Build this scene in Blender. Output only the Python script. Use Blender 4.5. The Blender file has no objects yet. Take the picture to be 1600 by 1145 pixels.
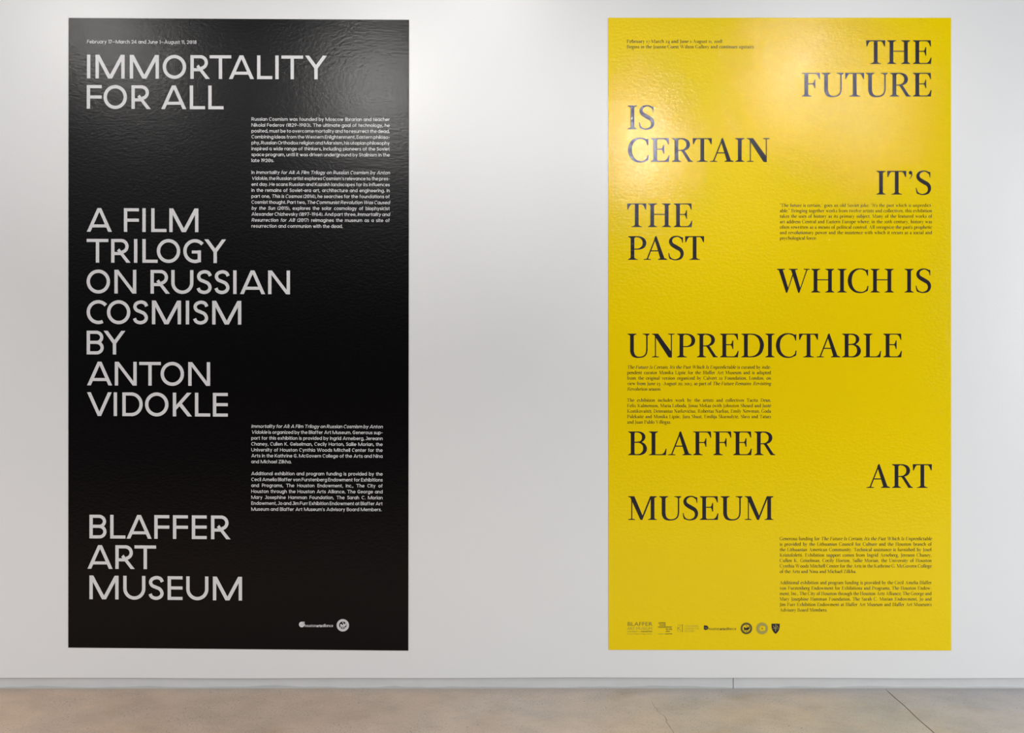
import bpy, math, random
from math import sin, cos, pi, sqrt, radians, hypot
from mathutils import Vector
from mathutils.geometry import delaunay_2d_cdt

random.seed(4)
sc = bpy.context.scene
col = sc.collection

# ------------------------------------------------------------------ scale of the place
# the sheets are 2.44 m high; 403.6 image pixels on the wall = 1 m
S = 403.6
CX, CY = 800.0, 572.5
EYE = 1.248            # eye height over the floor
DIST = 4.0             # eye to wall

def W(px, py, y=0.0):
    """image pixel on the wall (right, down) -> world"""
    return ((px - CX) / S, y, EYE - (py - CY) / S)

# ------------------------------------------------------------------ camera
cam_d = bpy.data.cameras.new('camera')
cam = bpy.data.objects.new('camera', cam_d)
col.objects.link(cam)
cam.location = (0, -DIST, EYE)
cam.rotation_euler = (pi / 2, 0, 0)
cam_d.sensor_width = 36
cam_d.lens = 36 * DIST / (1600 / S)
cam_d.clip_start = 0.05
sc.camera = cam

# ------------------------------------------------------------------ light
sc.view_settings.view_transform = 'Standard'
sc.view_settings.look = 'None'
sc.view_settings.exposure = 0.03
sc.view_settings.gamma = 1.0
sc.view_settings.use_curve_mapping = False

world = bpy.data.worlds.new('world')
sc.world = world
world.use_nodes = True
bg = world.node_tree.nodes['Background']
bg.inputs[0].default_value = (0.98, 0.985, 1.0, 1)
bg.inputs[1].default_value = 0.06

def area(name, loc, target, sx, sy, power, colr=(1, 1, 1), spread=180):
    l = bpy.data.lights.new(name, 'AREA')
    l.shape = 'RECTANGLE'; l.size = sx; l.size_y = sy
    l.energy = power; l.color = colr; l.spread = radians(spread)
    o = bpy.data.objects.new(name, l); col.objects.link(o)
    o.location = loc
    o.rotation_euler = (Vector(target) - Vector(loc)).to_track_quat('-Z', 'Y').to_euler()
    return o

def spot(name, loc, target, power, angle=40, blend=0.9, r=0.05, colr=(1, 0.97, 0.93)):
    l = bpy.data.lights.new(name, 'SPOT')
    l.energy = power; l.spot_size = radians(angle); l.spot_blend = blend
    l.shadow_soft_size = r; l.color = colr
    o = bpy.data.objects.new(name, l); col.objects.link(o)
    o.location = loc
    o.rotation_euler = (Vector(target) - Vector(loc)).to_track_quat('-Z', 'Y').to_euler()
    return o

def mirror_at(px, py, d):
    """where a lamp d metres off the wall hangs when its reflection is seen at px, py"""
    f = (DIST + d) / DIST
    return ((px - CX) / S * f, -d, EYE + (CY - py) / S * f)

area('daylight_right', (6.5, -4.7, 2.1), (0.2, 0, 1.3), 4.0, 2.8, 365, (0.95, 0.98, 1.0))
area('fill_left', (-6.4, -3.6, 2.3), (-0.6, 0, 1.3), 2.4, 2.6, 135, (0.95, 0.98, 1.0))  # added weaker fill, evens out the left end of the wall
area('floor_fill', (0.0, -2.5, 4.2), (0.0, -2.5, 0), 9.0, 0.8, 84, (0.95, 0.98, 1.0), 85)  # added downward fill, lifts the floor and the foot of the wall
area('upper_haze_fill', (-1.2, -7.0, 4.0), (-0.6, 0, 1.9), 9.0, 2.4, 62, (1.0, 0.99, 0.99))  # added soft source behind the eye, its reflection hazes the upper sheets
LAMPS = [  # where its reflection shows, distance off the wall, watts, lamp radius
    (1002, 224, 3.2, 58, 0.03), (1252, 82, 3.4, 23, 0.03), (1226, 128, 3.4, 23, 0.03), (1322, 162, 3.4, 16, 0.03), (1370, 188, 3.4, 14, 0.03),
    (590, 142, 3.6, 135, 0.05), (150, 45, 3.2, 76, 0.05), (235, 105, 3.2, 24, 0.08), (785, -30, 2.8, 62, 0.12)]
for px, py, d, p, r in LAMPS:
    spot('track_spot', mirror_at(px, py, d), W(px, py + 40), p, 28, 1.0, r)

# ------------------------------------------------------------------ mesh helpers
def link(name, verts, faces, mat, parent=None, smooth=False):
    me = bpy.data.meshes.new(name)
    me.from_pydata(verts, [], faces)
    me.materials.append(mat)
    me.update()
    o = bpy.data.objects.new(name, me)
    col.objects.link(o)
    if parent: o.parent = parent
    return o

def box(x0, y0, z0, x1, y1, z1):
    v = [(x0,y0,z0),(x1,y0,z0),(x1,y1,z0),(x0,y1,z0),(x0,y0,z1),(x1,y0,z1),(x1,y1,z1),(x0,y1,z1)]
    f = [(0,3,2,1),(4,5,6,7),(0,1,5,4),(1,2,6,5),(2,3,7,6),(3,0,4,7)]
    return v, f

def tag(o, **k):
    for a, b in k.items(): o[a] = b
    return o

# ------------------------------------------------------------------ materials
def nodes(name):
    m = bpy.data.materials.new(name); m.use_nodes = True
    nt = m.node_tree
    return m, nt, nt.nodes['Principled BSDF']

def N(nt, kind, **k):
    n = nt.nodes.new(kind)
    for a, b in k.items():
        if hasattr(n, a): setattr(n, a, b)
        else: n.inputs[a.replace('_', ' ')].default_value = b
    return n

def noise(nt, src, scale, detail=3, rough=0.5, stretch=None):
    n = nt.nodes.new('ShaderNodeTexNoise')
    n.inputs['Scale'].default_value = scale
    n.inputs['Detail'].default_value = detail
    n.inputs['Roughness'].default_value = rough
    if stretch:
        mp = nt.nodes.new('ShaderNodeMapping'); mp.inputs['Scale'].default_value = stretch
        nt.links.new(src, mp.inputs['Vector']); src = mp.outputs[0]
    nt.links.new(src, n.inputs['Vector'])
    return n.outputs['Fac']

def math_(nt, op, a, b=None, clamp=False):
    n = nt.nodes.new('ShaderNodeMath'); n.operation = op; n.use_clamp = clamp
    for i, v in enumerate((a, b)):
        if v is None: continue
        if isinstance(v, (int, float)): n.inputs[i].default_value = v
        else: nt.links.new(v, n.inputs[i])
    return n.outputs[0]

def ramp(nt, fac, stops):
    r = nt.nodes.new('ShaderNodeValToRGB')
    while len(r.color_ramp.elements) > 1: r.color_ramp.elements.remove(r.color_ramp.elements[0])
    e = r.color_ramp.elements[0]; e.position, e.color = stops[0][0], (*stops[0][1], 1)
    for p, c in stops[1:]:
        e = r.color_ramp.elements.new(p); e.color = (*c, 1)
    nt.links.new(fac, r.inputs[0])
    return r.outputs[0]

def mix(nt, fac, a, b):
    n = nt.nodes.new('ShaderNodeMix'); n.data_type = 'RGBA'
    for s, v in ((n.inputs[0], fac), (n.inputs[6], a), (n.inputs[7], b)):
        if isinstance(v, (int, float)): s.default_value = v
        elif isinstance(v, tuple): s.default_value = (*v, 1)
        else: nt.links.new(v, s)
    return n.outputs[2]

def bump(nt, bsdf, height, dist, strength=1.0, prev=None):
    b = nt.nodes.new('ShaderNodeBump')
    b.inputs['Distance'].default_value = dist
    b.inputs['Strength'].default_value = strength
    nt.links.new(height, b.inputs['Height'])
    if prev is not None: nt.links.new(prev, b.inputs['Normal'])
    nt.links.new(b.outputs[0], bsdf.inputs['Normal'])
    return b.outputs[0]

def pos(nt):
    return nt.nodes.new('ShaderNodeNewGeometry').outputs['Position']

def print_mat(name, colr, rough=0.22, spec=0.5, fine=0.00085, coarse=0.0004, fs=78):
    """printed gloss vinyl pressed on orange-peel paint; one relief shared by sheet and ink"""
    m, nt, b = nodes(name)
    p = pos(nt)
    b.inputs['Base Color'].default_value = (*colr, 1)
    b.inputs['Roughness'].default_value = rough
    b.inputs['Specular IOR Level'].default_value = spec
    a = noise(nt, p, fs, 4, 0.6, (0.8, 1, 1.2))
    n1 = bump(nt, b, a, fine)
    c = noise(nt, p, 16, 2, 0.5)
    n2 = bump(nt, b, c, coarse, 1.0, n1)
    v = nt.nodes.new('ShaderNodeTexVoronoi'); v.inputs['Scale'].default_value = 9
    nt.links.new(p, v.inputs['Vector'])
    pip = math_(nt, 'SUBTRACT', 1.0, math_(nt, 'MULTIPLY', v.outputs['Distance'], 26), clamp=True)
    bump(nt, b, pip, 0.0004, 1.0, n2)
    return m

M = {}
M['black'] = print_mat('black_gloss_vinyl', (0.0018, 0.0015, 0.0021), 0.23, 0.18, 0.0006, 0.0003, 90)
M['white_ink'] = print_mat('pale_ink', (0.67, 0.665, 0.675), 0.23, 0.18, 0.0006, 0.0003, 90)
M['yellow'] = print_mat('yellow_gloss_vinyl', (0.83, 0.595, 0.0), 0.09, 0.33)
M['dark_ink'] = print_mat('charcoal_ink', (0.022, 0.019, 0.024), 0.10, 0.33)
M['thin_ink'] = print_mat('thin_charcoal_ink', (0.12, 0.085, 0.03), 0.28)
M['olive_ink'] = print_mat('olive_ink', (0.30, 0.24, 0.04), 0.28)
M['pale_olive'] = print_mat('pale_olive_ink', (0.42, 0.36, 0.10), 0.28)
M['grey_ink'] = print_mat('grey_ink', (0.40, 0.395, 0.40), 0.3)

def wall_mat():
    m, nt, b = nodes('white_wall_paint')
    p = pos(nt)
    c = mix(nt, noise(nt, p, 1.3, 3), (0.735, 0.735, 0.742), (0.765, 0.765, 0.77))
    v = nt.nodes.new('ShaderNodeTexVoronoi'); v.inputs['Scale'].default_value = 2.3
    nt.links.new(p, v.inputs['Vector'])
    sp = math_(nt, 'LESS_THAN', v.outputs['Distance'], 0.013)
    c = mix(nt, math_(nt, 'MULTIPLY', sp, 0.3), c, (0.42, 0.40, 0.38))
    nt.links.new(c, b.inputs['Base Color'])
    b.inputs['Roughness'].default_value = 0.32
    n1 = bump(nt, b, noise(nt, p, 110, 3, 0.6), 0.0002)
    bump(nt, b, noise(nt, p, 5, 2), 0.0006, 1, n1)
    return m
M['wall'] = wall_mat()

def base_mat():
    m, nt, b = nodes('grey_painted_base')
    p = pos(nt)
    sx = nt.nodes.new('ShaderNodeSeparateXYZ'); nt.links.new(p, sx.inputs[0])
    h = math_(nt, 'MULTIPLY', noise(nt, p, 2.6, 3, 0.55, (1, 1, 0.1)), 0.036)
    lo = math_(nt, 'LESS_THAN', math_(nt, 'SUBTRACT', sx.outputs['Z'], math_(nt, 'SUBTRACT', h, 0.012)), 0.0)
    c = mix(nt, noise(nt, p, 9, 4, 0.6, (1, 1, 3)), (0.53, 0.535, 0.54), (0.63, 0.635, 0.64))
    c = mix(nt, math_(nt, 'MULTIPLY', lo, 0.75), c, (0.41, 0.425, 0.41))
    nt.links.new(c, b.inputs['Base Color'])
    b.inputs['Roughness'].default_value = 0.5
    bump(nt, b, noise(nt, p, 25, 4, 0.6), 0.0015)
    return m
M['base'] = base_mat()

def floor_mat():
    m, nt, b = nodes('worn_concrete')
    p = pos(nt)
    sx = nt.nodes.new('ShaderNodeSeparateXYZ'); nt.links.new(p, sx.inputs[0])
    # warm aggregate on the left slab turning to grey cement on the right and along the wall
    t = math_(nt, 'ADD', math_(nt, 'MULTIPLY', sx.outputs['X'], 0.25), 0.44)
    t = math_(nt, 'ADD', t, math_(nt, 'MULTIPLY', math_(nt, 'SUBTRACT', noise(nt, p, 2.1, 4, 0.6), 0.5), 0.9), clamp=True)
    c = ramp(nt, t, [(0.0, (0.41, 0.285, 0.20)), (0.40, (0.385, 0.30, 0.235)), (0.7, (0.345, 0.298, 0.262)), (1.0, (0.295, 0.282, 0.283))])
    blot = ramp(nt, noise(nt, p, 5.5, 5, 0.62), [(0.30, (1.22, 1.25, 1.29)), (0.5, (1.45, 1.47, 1.50)), (0.72, (1.64, 1.66, 1.70))])
    mm = nt.nodes.new('ShaderNodeMix'); mm.data_type = 'RGBA'; mm.blend_type = 'MULTIPLY'
    mm.inputs[0].default_value = 1.0
    nt.links.new(c, mm.inputs[6]); nt.links.new(blot, mm.inputs[7]); c = mm.outputs[2]
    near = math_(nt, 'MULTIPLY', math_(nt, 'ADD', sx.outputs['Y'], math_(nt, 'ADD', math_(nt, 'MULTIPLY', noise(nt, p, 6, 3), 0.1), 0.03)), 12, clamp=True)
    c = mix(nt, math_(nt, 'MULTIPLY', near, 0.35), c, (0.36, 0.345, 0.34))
    # ochre stains
    st = math_(nt, 'MULTIPLY', math_(nt, 'SUBTRACT', noise(nt, p, 3.3, 2, 0.5, (1, 1.6, 1)), 0.60), 5, clamp=True)
    c = mix(nt, math_(nt, 'MULTIPLY', st, 0.45), c, (0.40, 0.28, 0.13))
    # fine sand grain, dense in patches
    g = noise(nt, p, 150, 3, 0.75, (1, 0.45, 1))
    patch = math_(nt, 'MULTIPLY', math_(nt, 'SUBTRACT', noise(nt, p, 4.2, 3), 0.42), 4.5, clamp=True)
    patch = math_(nt, 'MULTIPLY', patch, math_(nt, 'SUBTRACT', 1.15, t), clamp=True)
    dk = math_(nt, 'MULTIPLY', math_(nt, 'SUBTRACT', 0.45, g), 7, clamp=True)
    c = mix(nt, math_(nt, 'MULTIPLY', dk, math_(nt, 'ADD', math_(nt, 'MULTIPLY', patch, 0.6), 0.32)), c, (0.15, 0.115, 0.09))
    lt = math_(nt, 'MULTIPLY', math_(nt, 'SUBTRACT', g, 0.57), 7, clamp=True)
    c = mix(nt, math_(nt, 'MULTIPLY', lt, math_(nt, 'ADD', math_(nt, 'MULTIPLY', patch, 0.5), 0.22)), c, (0.62, 0.55, 0.47))
    v = nt.nodes.new('ShaderNodeTexVoronoi'); v.inputs['Scale'].default_value = 26
    nt.links.new(p, v.inputs['Vector'])
    gate = nt.nodes.new('ShaderNodeSeparateColor'); nt.links.new(v.outputs['Color'], gate.inputs[0])
    pit = math_(nt, 'LESS_THAN', v.outputs['Distance'], math_(nt, 'MULTIPLY', math_(nt, 'SUBTRACT', gate.outputs[0], 0.45), 0.16))
    c = mix(nt, math_(nt, 'MULTIPLY', pit, 0.8), c, (0.12, 0.10, 0.09))
    nt.links.new(c, b.inputs['Base Color'])
    b.inputs['Roughness'].default_value = 0.55
    bump(nt, b, noise(nt, p, 60, 4, 0.6), 0.0012)
    return m
M['floor'] = floor_mat()

def plain(name, colr, rough=0.7):
    m, nt, b = nodes(name)
    p = pos(nt)
    c = mix(nt, noise(nt, p, 40, 3), tuple(0.8 * k for k in colr), tuple(min(1, 1.2 * k) for k in colr))
    nt.links.new(c, b.inputs['Base Color'])
    b.inputs['Roughness'].default_value = rough
    return m
M['filler'] = plain('brown_joint_filler', (0.10, 0.055, 0.022))
M['dirt'] = plain('dark_crack_dirt', (0.10, 0.075, 0.06))
M['gap'] = plain('dark_gap', (0.05, 0.045, 0.045))
M['plaster'] = plain('white_plaster_crumb', (0.50, 0.47, 0.44))

# ------------------------------------------------------------------ room
BASE_TOP = EYE - (1059 - CY) / S         # bottom edge of the boarded wall
XL, XR, ZT = -4.2, 4.8, 3.6
def wavy(x):                             # the bottom edge of the board is not quite straight
    return 0.0012 * sin(x * 2.3 + 0.6) + 0.0006 * sin(x * 7.1)
nv = 90
v, f = [], []
for i in range(nv + 1):
    x = XL + (XR - XL) * i / nv
    zb = BASE_TOP + wavy(x)
    for y in (0.0, 0.10):
        v.append((x, y, zb)); v.append((x, y, ZT))
for i in range(nv):
    a, b_ = 4 * i, 4 * (i + 1)
    f += [(a, b_, b_ + 1, a + 1), (a + 2, a + 3, b_ + 3, b_ + 2), (a, a + 2, b_ + 2, b_), (a + 1, b_ + 1, b_ + 3, a + 3)]
f += [(0, 1, 3, 2), (4 * nv, 4 * nv + 2, 4 * nv + 3, 4 * nv + 1)]
wall = link('wall_back', v, f, M['wall'])
tag(wall, kind='structure', label='white painted gallery wall behind both posters')

# recessed base, two lengths meeting at a cracked butt joint
JX = (1146.3 - CX) / S
for nm, x0, x1, lb in (('baseboard_left', XL, JX - 0.0012, 'long grey recessed base left of the butt joint'),
                       ('baseboard_right', JX + 0.0012, XR, 'grey recessed base right of the butt joint')):
    v, f = [], []
    n = 40
    for i in range(n + 1):
        x = x0 + (x1 - x0) * i / n
        y = 0.008 + 0.0010 * sin(x * 5)
        prof = [(y + 0.001, BASE_TOP + 0.004), (y, BASE_TOP - 0.004), (y, 0.012), (y - 0.0005, 0.004), (y - 0.001, 0.0), (0.06, 0.0), (0.06, BASE_TOP + 0.004)]
        v += [(x, a, b_) for a, b_ in prof]
    k = 7
    for i in range(n):
        for j in range(k):
            a, b_ = i * k + j, i * k + (j + 1) % k
            f.append((a, b_, b_ + k, a + k))
    f += [tuple(range(k))[::-1], tuple(n * k + j for j in range(k))]
    tag(link(nm, v, f, M['base']), kind='structure', label=lb)
v, f = box(JX - 0.0016, 0.020, 0.0, JX + 0.0016, 0.055, BASE_TOP)
tag(link('trim_1', v, f, M['gap']), kind='structure', label='dark crack of the butt joint in the base')

# floor: two slabs with a sawn joint between, a filler strip and a hairline crack
def F(px, py):
    """image pixel traced onto the floor"""
    t = EYE * S / (py - CY)
    return ((px - CX) / S * t, -DIST + DIST * t)
floor = bpy.data.objects.new('floor', None); col.objects.link(floor)
tag(floor, kind='structure', label='worn brown to grey concrete floor')
ja, jb = F(1391, 1083), F(1459, 1145)
dx = (jb[0] - ja[0]) / (jb[1] - ja[1])
def jx(y): return ja[0] + dx * (y - ja[1]) + 0.0015 * sin(y * 23)
gw = 0.0020
ys = [0.10 - i * 0.05 for i in range(120)]
def slab(side):
    v, f = [], []
    for y in ys:
        e = jx(y) + side * gw * (1 if y < ja[1] + 0.02 else 0.15)
        far = XL if side < 0 else XR
        v += [(e, y, 0), (far, y, 0), (e, y, -0.06), (far, y, -0.06)]
    for i in range(len(ys) - 1):
        a, b_ = 4 * i, 4 * i + 4
        f += [(a, a + 1, b_ + 1, b_) if side < 0 else (a, b_, b_ + 1, a + 1)]
        f += [(a, b_, b_ + 2, a + 2), (a + 2, b_ + 2, b_ + 3, a + 3), (a + 1, a + 3, b_ + 3, b_ + 1)]
    return v, f
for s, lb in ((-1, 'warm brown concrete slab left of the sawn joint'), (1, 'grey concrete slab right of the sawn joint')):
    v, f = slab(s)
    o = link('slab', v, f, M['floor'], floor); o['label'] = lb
v, f = [], []
for y in ys: v += [(jx(y) - gw * 1.2, y, -0.0025), (jx(y) + gw * 1.2, y, -0.0025)]
for i in range(len(ys) - 1): f.append((2 * i, 2 * i + 1, 2 * i + 3, 2 * i + 2))
link('joint_filler', v, f, M['filler'], floor)
cr = [(1018, 1095), (1022, 1103), (1026, 1107), (1028, 1112), (1034, 1116), (1039, 1119), (1041.5, 1124), (1041, 1128), (1045, 1133), (1049, 1139), (1054, 1147), (1060, 1160)]
v, f = [], []
for i, (a, b_) in enumerate(cr):
    x, y = F(a, b_); w = 0.0003 + 0.0004 * random.random()
    v += [(x - w, y, 0.0004), (x + w, y, 0.0004)]
for i in range(len(cr) - 1): f.append((2 * i, 2 * i + 1, 2 * i + 3, 2 * i + 2))
o = link('crack', v, f, M['dirt'], floor)
v, f = [], []
for (a, b_, w) in [(801, 1082, .012), (804, 1083, .008), (816, 1082.5, .010), (974, 1083, .007), (676, 1080.5, .016), (729, 1080, .009), (797, 1079.3, .007), (762, 1079, .008), (1168, 1085, .007)]:
    x, y = F(a, b_); k = len(v); n = 9
    for j in range(n):
        t = 2 * pi * j / n; r = 0.7 + 0.5 * random.random()
        v.append((x + 0.6 * w * r * cos(t), y + 0.004 * r * sin(t), 0.0005))
    f.append(tuple(range(k, k + n)))
o = link('plaster_spots', v, f, M['plaster'], floor); o['kind'] = 'stuff'

# ------------------------------------------------------------------ lettering: shapes in cap heights
def poly(*p): return ('p', list(p))
def bar(x0, y0, x1, y1): return ('p', [(x0, y0), (x1, y0), (x1, y1), (x0, y1)])
def catmull(pts, n=5):
    out = []
    P = [pts[0]] + list(pts) + [pts[-1]]
    for i in range(1, len(P) - 2):
        p0, p1, p2, p3 = P[i - 1], P[i], P[i + 1], P[i + 2]
        for k in range(n):
            t = k / n
            out.append(tuple(0.5 * ((2 * b) + (-a + c) * t + (2 * a - 5 * b + 4 * c - d) * t * t + (-a + 3 * b - 3 * c + d) * t ** 3)
                             for a, b, c, d in zip(p0, p1, p2, p3)))
    out.append(tuple(pts[-1]))
    return out
def arc(cx, cy, rx, ry, a0, a1, n=14):
    return [(cx + rx * cos(radians(a0 + (a1 - a0) * i / n)), cy + ry * sin(radians(a0 + (a1 - a0) * i / n))) for i in range(n + 1)]
def vs(pts, n=5):                      # smooth stroke, points carry their own width
    return ('s', catmull(pts, n))
def ms(pts, w):                        # monoline stroke
    return ('s', [(x, y, w) for x, y in pts])
THK, THN, NIB = 0.178, 0.085, 0.22
def pen(pts, thick=None):              # broad nib stroke
    T = thick or THK
    out = []
    for i, (x, y) in enumerate(pts):
        a = pts[max(0, i - 1)]; b = pts[min(len(pts) - 1, i + 1)]
        th = math.atan2(b[1] - a[1], b[0] - a[0]) - NIB
        out.append((x, y, sqrt((T * sin(th)) ** 2 + (THN * cos(th)) ** 2)))
    return ('s', out)
def disc(cx, cy, r, n=14): return ('p', [(cx + r * cos(2 * pi * i / n), cy + r * sin(2 * pi * i / n)) for i in range(n)])

def flatten(prims):
    """-> verts2d, faces, overlapping strokes merged into one flat region"""
    v, f = flat_raw(prims)
    return merge2d(v, f)
def merge2d(v, f):
    ff = []
    for q in f:
        ar = sum(v[q[i]][0] * v[q[(i + 1) % len(q)]][1] - v[q[(i + 1) % len(q)]][0] * v[q[i]][1] for i in range(len(q)))
        if abs(ar) < 1e-9: continue
        ff.append(list(q) if ar > 0 else list(q)[::-1])
    r = delaunay_2d_cdt([Vector(p) for p in v], [], ff, 1, 1e-5)
    keep = [tuple(t_) for t_, src in zip(r[2], r[5]) if src]
    return [(p.x, p.y) for p in r[0]], keep
def flat_raw(prims):
    v, f = [], []
    for kind, pts in prims:
        k = len(v)
        if kind == 'p':
            v += pts; f.append(tuple(range(k, k + len(pts))))
        else:
            for i, (x, y, w) in enumerate(pts):
                a = pts[max(0, i - 1)]; b = pts[min(len(pts) - 1, i + 1)]
                dx_, dy_ = b[0] - a[0], b[1] - a[1]
                L = hypot(dx_, dy_) or 1
                nx, ny = -dy_ / L * w / 2, dx_ / L * w / 2
                v += [(x + nx, y + ny), (x - nx, y - ny)]
            for i in range(len(pts) - 1):
                f.append((k + 2 * i, k + 2 * i + 1, k + 2 * i + 3, k + 2 * i + 2))
    return v, f

# --- wide geometric capitals of the black sheet
SANS = {}
w = 0.142; h = 0.132
def sans(ch, W_, *pr): SANS[ch] = (W_, flatten(pr))
sans('I', w, bar(0, 0, w, 1))
sans('M', 1.23, bar(0, 0, w, 1), bar(1.23 - w, 0, 1.23, 1), poly((0, 1), (.165, 1), (.70, 0), (.53, 0)), poly((1.23, 1), (.53, 0), (.70, 0), (1.23, 1)) , poly((1.065, 1), (.53, 0), (.70, 0), (1.23, 1)))
sans('O', .985, ms(arc(.4925, .5, .424, .436, 0, 360, 40), w))
sans('R', .82, bar(0, 0, w, 1), bar(0, 1 - h, .43, 1), ms(arc(.42, .69, .25, .244, 90, -82, 18), .138), bar(.1, .32, .43, .45), poly((.25, .515), (.345, .60), (.82, 0), (.645, 0)))
sans('T', .915, bar(0, 1 - h, .915, 1), bar(.4575 - w / 2, 0, .4575 + w / 2, 1))
sans('A', 1.06, poly((0, 0), (.158, 0), (.60, 1), (.45, 1)), poly((1.06, 0), (.61, 1), (.46, 1), (.902, 0)), bar(.2, .185, .86, .312))
sans('V', 1.04, poly((0, 1), (.158, 1), (.60, 0), (.45, 0)), poly((1.04, 1), (.59, 0), (.44, 0), (.882, 1)))
sans('L', .645, bar(0, 0, w, 1), bar(0, 0, .645, h))
sans('Y', .92, poly((0, 1), (.172, 1), (.50, .555), (.46, .40), (.39, .46)), poly((.92, 1), (.53, .46), (.46, .40), (.42, .555), (.748, 1)), bar(.46 - w / 2, 0, .46 + w / 2, .5))
sans('F', .635, bar(0, 0, w, 1), bar(0, 1 - h, .635, 1), bar(0, .43, .635, .43 + h))
sans('E', .63, bar(0, 0, w, 1), bar(0, 1 - h, .63, 1), bar(0, .44, .63, .44 + h), bar(0, 0, .63, h))
sans('N', .925, bar(0, 0, w, 1), bar(.925 - w, 0, .925, 1), poly((0, 1), (.165, 1), (.925, 0), (.76, 0)))
sans('U', .935, bar(0, .46, w, 1), bar(.935 - w, .46, .935, 1), ms(arc(.4675, .465, .3965, .40, 180, 360, 24), w))
sans('G', .86, ms(arc(.4925, .5, .424, .436, 42, 302, 30), w), bar(.605, .035, .745, .53), bar(.36, .40, .745, .525))
sans('C', .86, ms(arc(.4925, .5, .424, .436, 42, 296, 30), w))
sans('S', .635, vs([(x, y, .140) for x, y in [(.575, .755), (.50, .885), (.33, .935), (.145, .87), (.08, .735), (.145, .60), (.31, .525), (.48, .44), (.56, .275), (.49, .125), (.31, .063), (.13, .12), (.06, .245)]]))
sans('B', .72, bar(0, 0, w, 1), bar(0, 1 - h, .40, 1), bar(0, .445, .42, .445 + h), bar(0, 0, .42, h), ms(arc(.40, .72, .235, .214, 90, -90, 16), .136), ms(arc(.42, .287, .232, .221, 90, -90, 16), .136))
sans('D', .86, bar(0, 0, w, 1), bar(0, 1 - h, .40, 1), bar(0, 0, .40, h), ms(arc(.38, .5, .41, .434, 90, -90, 24), .138))
sans('K', .81, bar(0, 0, w, 1), poly((.60, 1), (.79, 1), (.12, .25), (.12, .45)), poly((.335, .61), (.235, .49), (.625, 0), (.81, 0)))

# --- the rest of the geometric face, used for the small print
def sm(ch, W_, *pr): SANS[ch] = (W_, flatten(pr))
q = .150; XH = .735; R_ = XH / 2
def bowl(cx, n=20, a0=0, a1=360, rx=.31): return ms(arc(cx, R_, rx, R_ - .068, a0, a1, n), q)
def stem_(x, y0=0, y1=XH): return bar(x - q / 2, y0, x + q / 2, y1)
sm('H', .86, bar(0, 0, w, 1), bar(.86 - w, 0, .86, 1), bar(0, .43, .86, .43 + h))
sm('J', .56, bar(.56 - w, .3, .56, 1), bar(.2, 1 - h, .56, 1), ms(arc(.25, .3, .24, .235, 0, -165, 14), w))
sm('P', .74, bar(0, 0, w, 1), bar(0, 1 - h, .43, 1), bar(0, .36, .43, .36 + h), ms(arc(.42, .68, .25, .254, 90, -90, 18), .138))
sm('W', 1.44, poly((0, 1), (.155, 1), (.475, 0), (.33, 0)), poly((.33, 0), (.475, 0), (.79, 1), (.65, 1)), poly((.65, 1), (.79, 1), (1.11, 0), (.965, 0)), poly((.965, 0), (1.11, 0), (1.44, 1), (1.285, 1)))
sm('Z', .76, bar(.02, 1 - h, .74, 1), bar(0, 0, .76, h), poly((.0, h - .02), (.17, h - .02), (.74, 1 - h + .02), (.56, 1 - h + .02)))
sm('a', .74, bowl(.36), stem_(.66)); sm('d', .74, bowl(.36), stem_(.66, 0, 1.04)); sm('b', .74, bowl(.375), stem_(.075, 0, 1.04))
sm('q', .74, bowl(.36), stem_(.66, -.28)); sm('p', .74, bowl(.375), stem_(.075, -.28)); sm('o', .74, bowl(.37, 24))
sm('g', .74, bowl(.36), stem_(.66, 0, XH), ms(arc(.36, .0, .30, .235, 0, -155, 12), q))
sm('c', .66, bowl(.37, 18, 48, 312)); sm('e', .72, bowl(.37, 22, 0, 318), bar(.06, R_ - .06, .75, R_ + .055))
sm('n', .66, stem_(.075), ms([(.585, 0)] + arc(.335, .43, .25, .24, 0, 165, 12), q)); sm('h', .66, stem_(.075, 0, 1.04), ms([(.585, 0)] + arc(.335, .43, .25, .24, 0, 165, 12), q))
sm('m', 1.09, stem_(.075), ms([(.545, 0)] + arc(.315, .44, .23, .23, 0, 165, 12), q), ms([(1.015, 0)] + arc(.78, .44, .235, .23, 0, 175, 12), q))
sm('u', .66, stem_(.585), ms([(.075, XH)] + arc(.325, .305, .25, .24, 180, 345, 12), q))
sm('r', .42, stem_(.075), ms(arc(.33, .41, .255, .258, 170, 72, 10), q)); sm('i', .15, stem_(.075), disc(.075, .93, .10)); sm('l', .15, stem_(.075, 0, 1.04))
sm('j', .15, stem_(.075, -.15), disc(.075, .93, .10), ms([(.075, -.1), (.05, -.2), (-.08, -.23)], q)); sm('k', .62, stem_(.075, 0, 1.04), poly((.1, .26), (.1, .44), (.42, XH), (.60, XH)), poly((.22, .44), (.34, .52), (.64, 0), (.46, 0)))
sm('t', .44, stem_(.18, .16, .93), bar(0, XH - .13, .42, XH), ms(arc(.33, .19, .15, .125, 180, 285, 8), q)); sm('f', .44, stem_(.18, 0, .82), bar(0, XH - .13, .42, XH), ms(arc(.34, .82, .16, .155, 180, 80, 8), q))
sm('s', .54, vs([(x, y, .145) for x, y in [(.49, .57), (.40, .655), (.25, .668), (.10, .60), (.11, .46), (.27, .375), (.44, .30), (.46, .15), (.33, .07), (.16, .075), (.05, .18)]], 4))
sm('v', .66, poly((0, XH), (.165, XH), (.405, 0), (.255, 0)), poly((.66, XH), (.405, 0), (.255, 0), (.495, XH)))
sm('y', .68, poly((0, XH), (.165, XH), (.40, .08), (.31, -.05)), poly((.68, XH), (.515, XH), (.14, -.28), (.30, -.28)))
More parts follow.
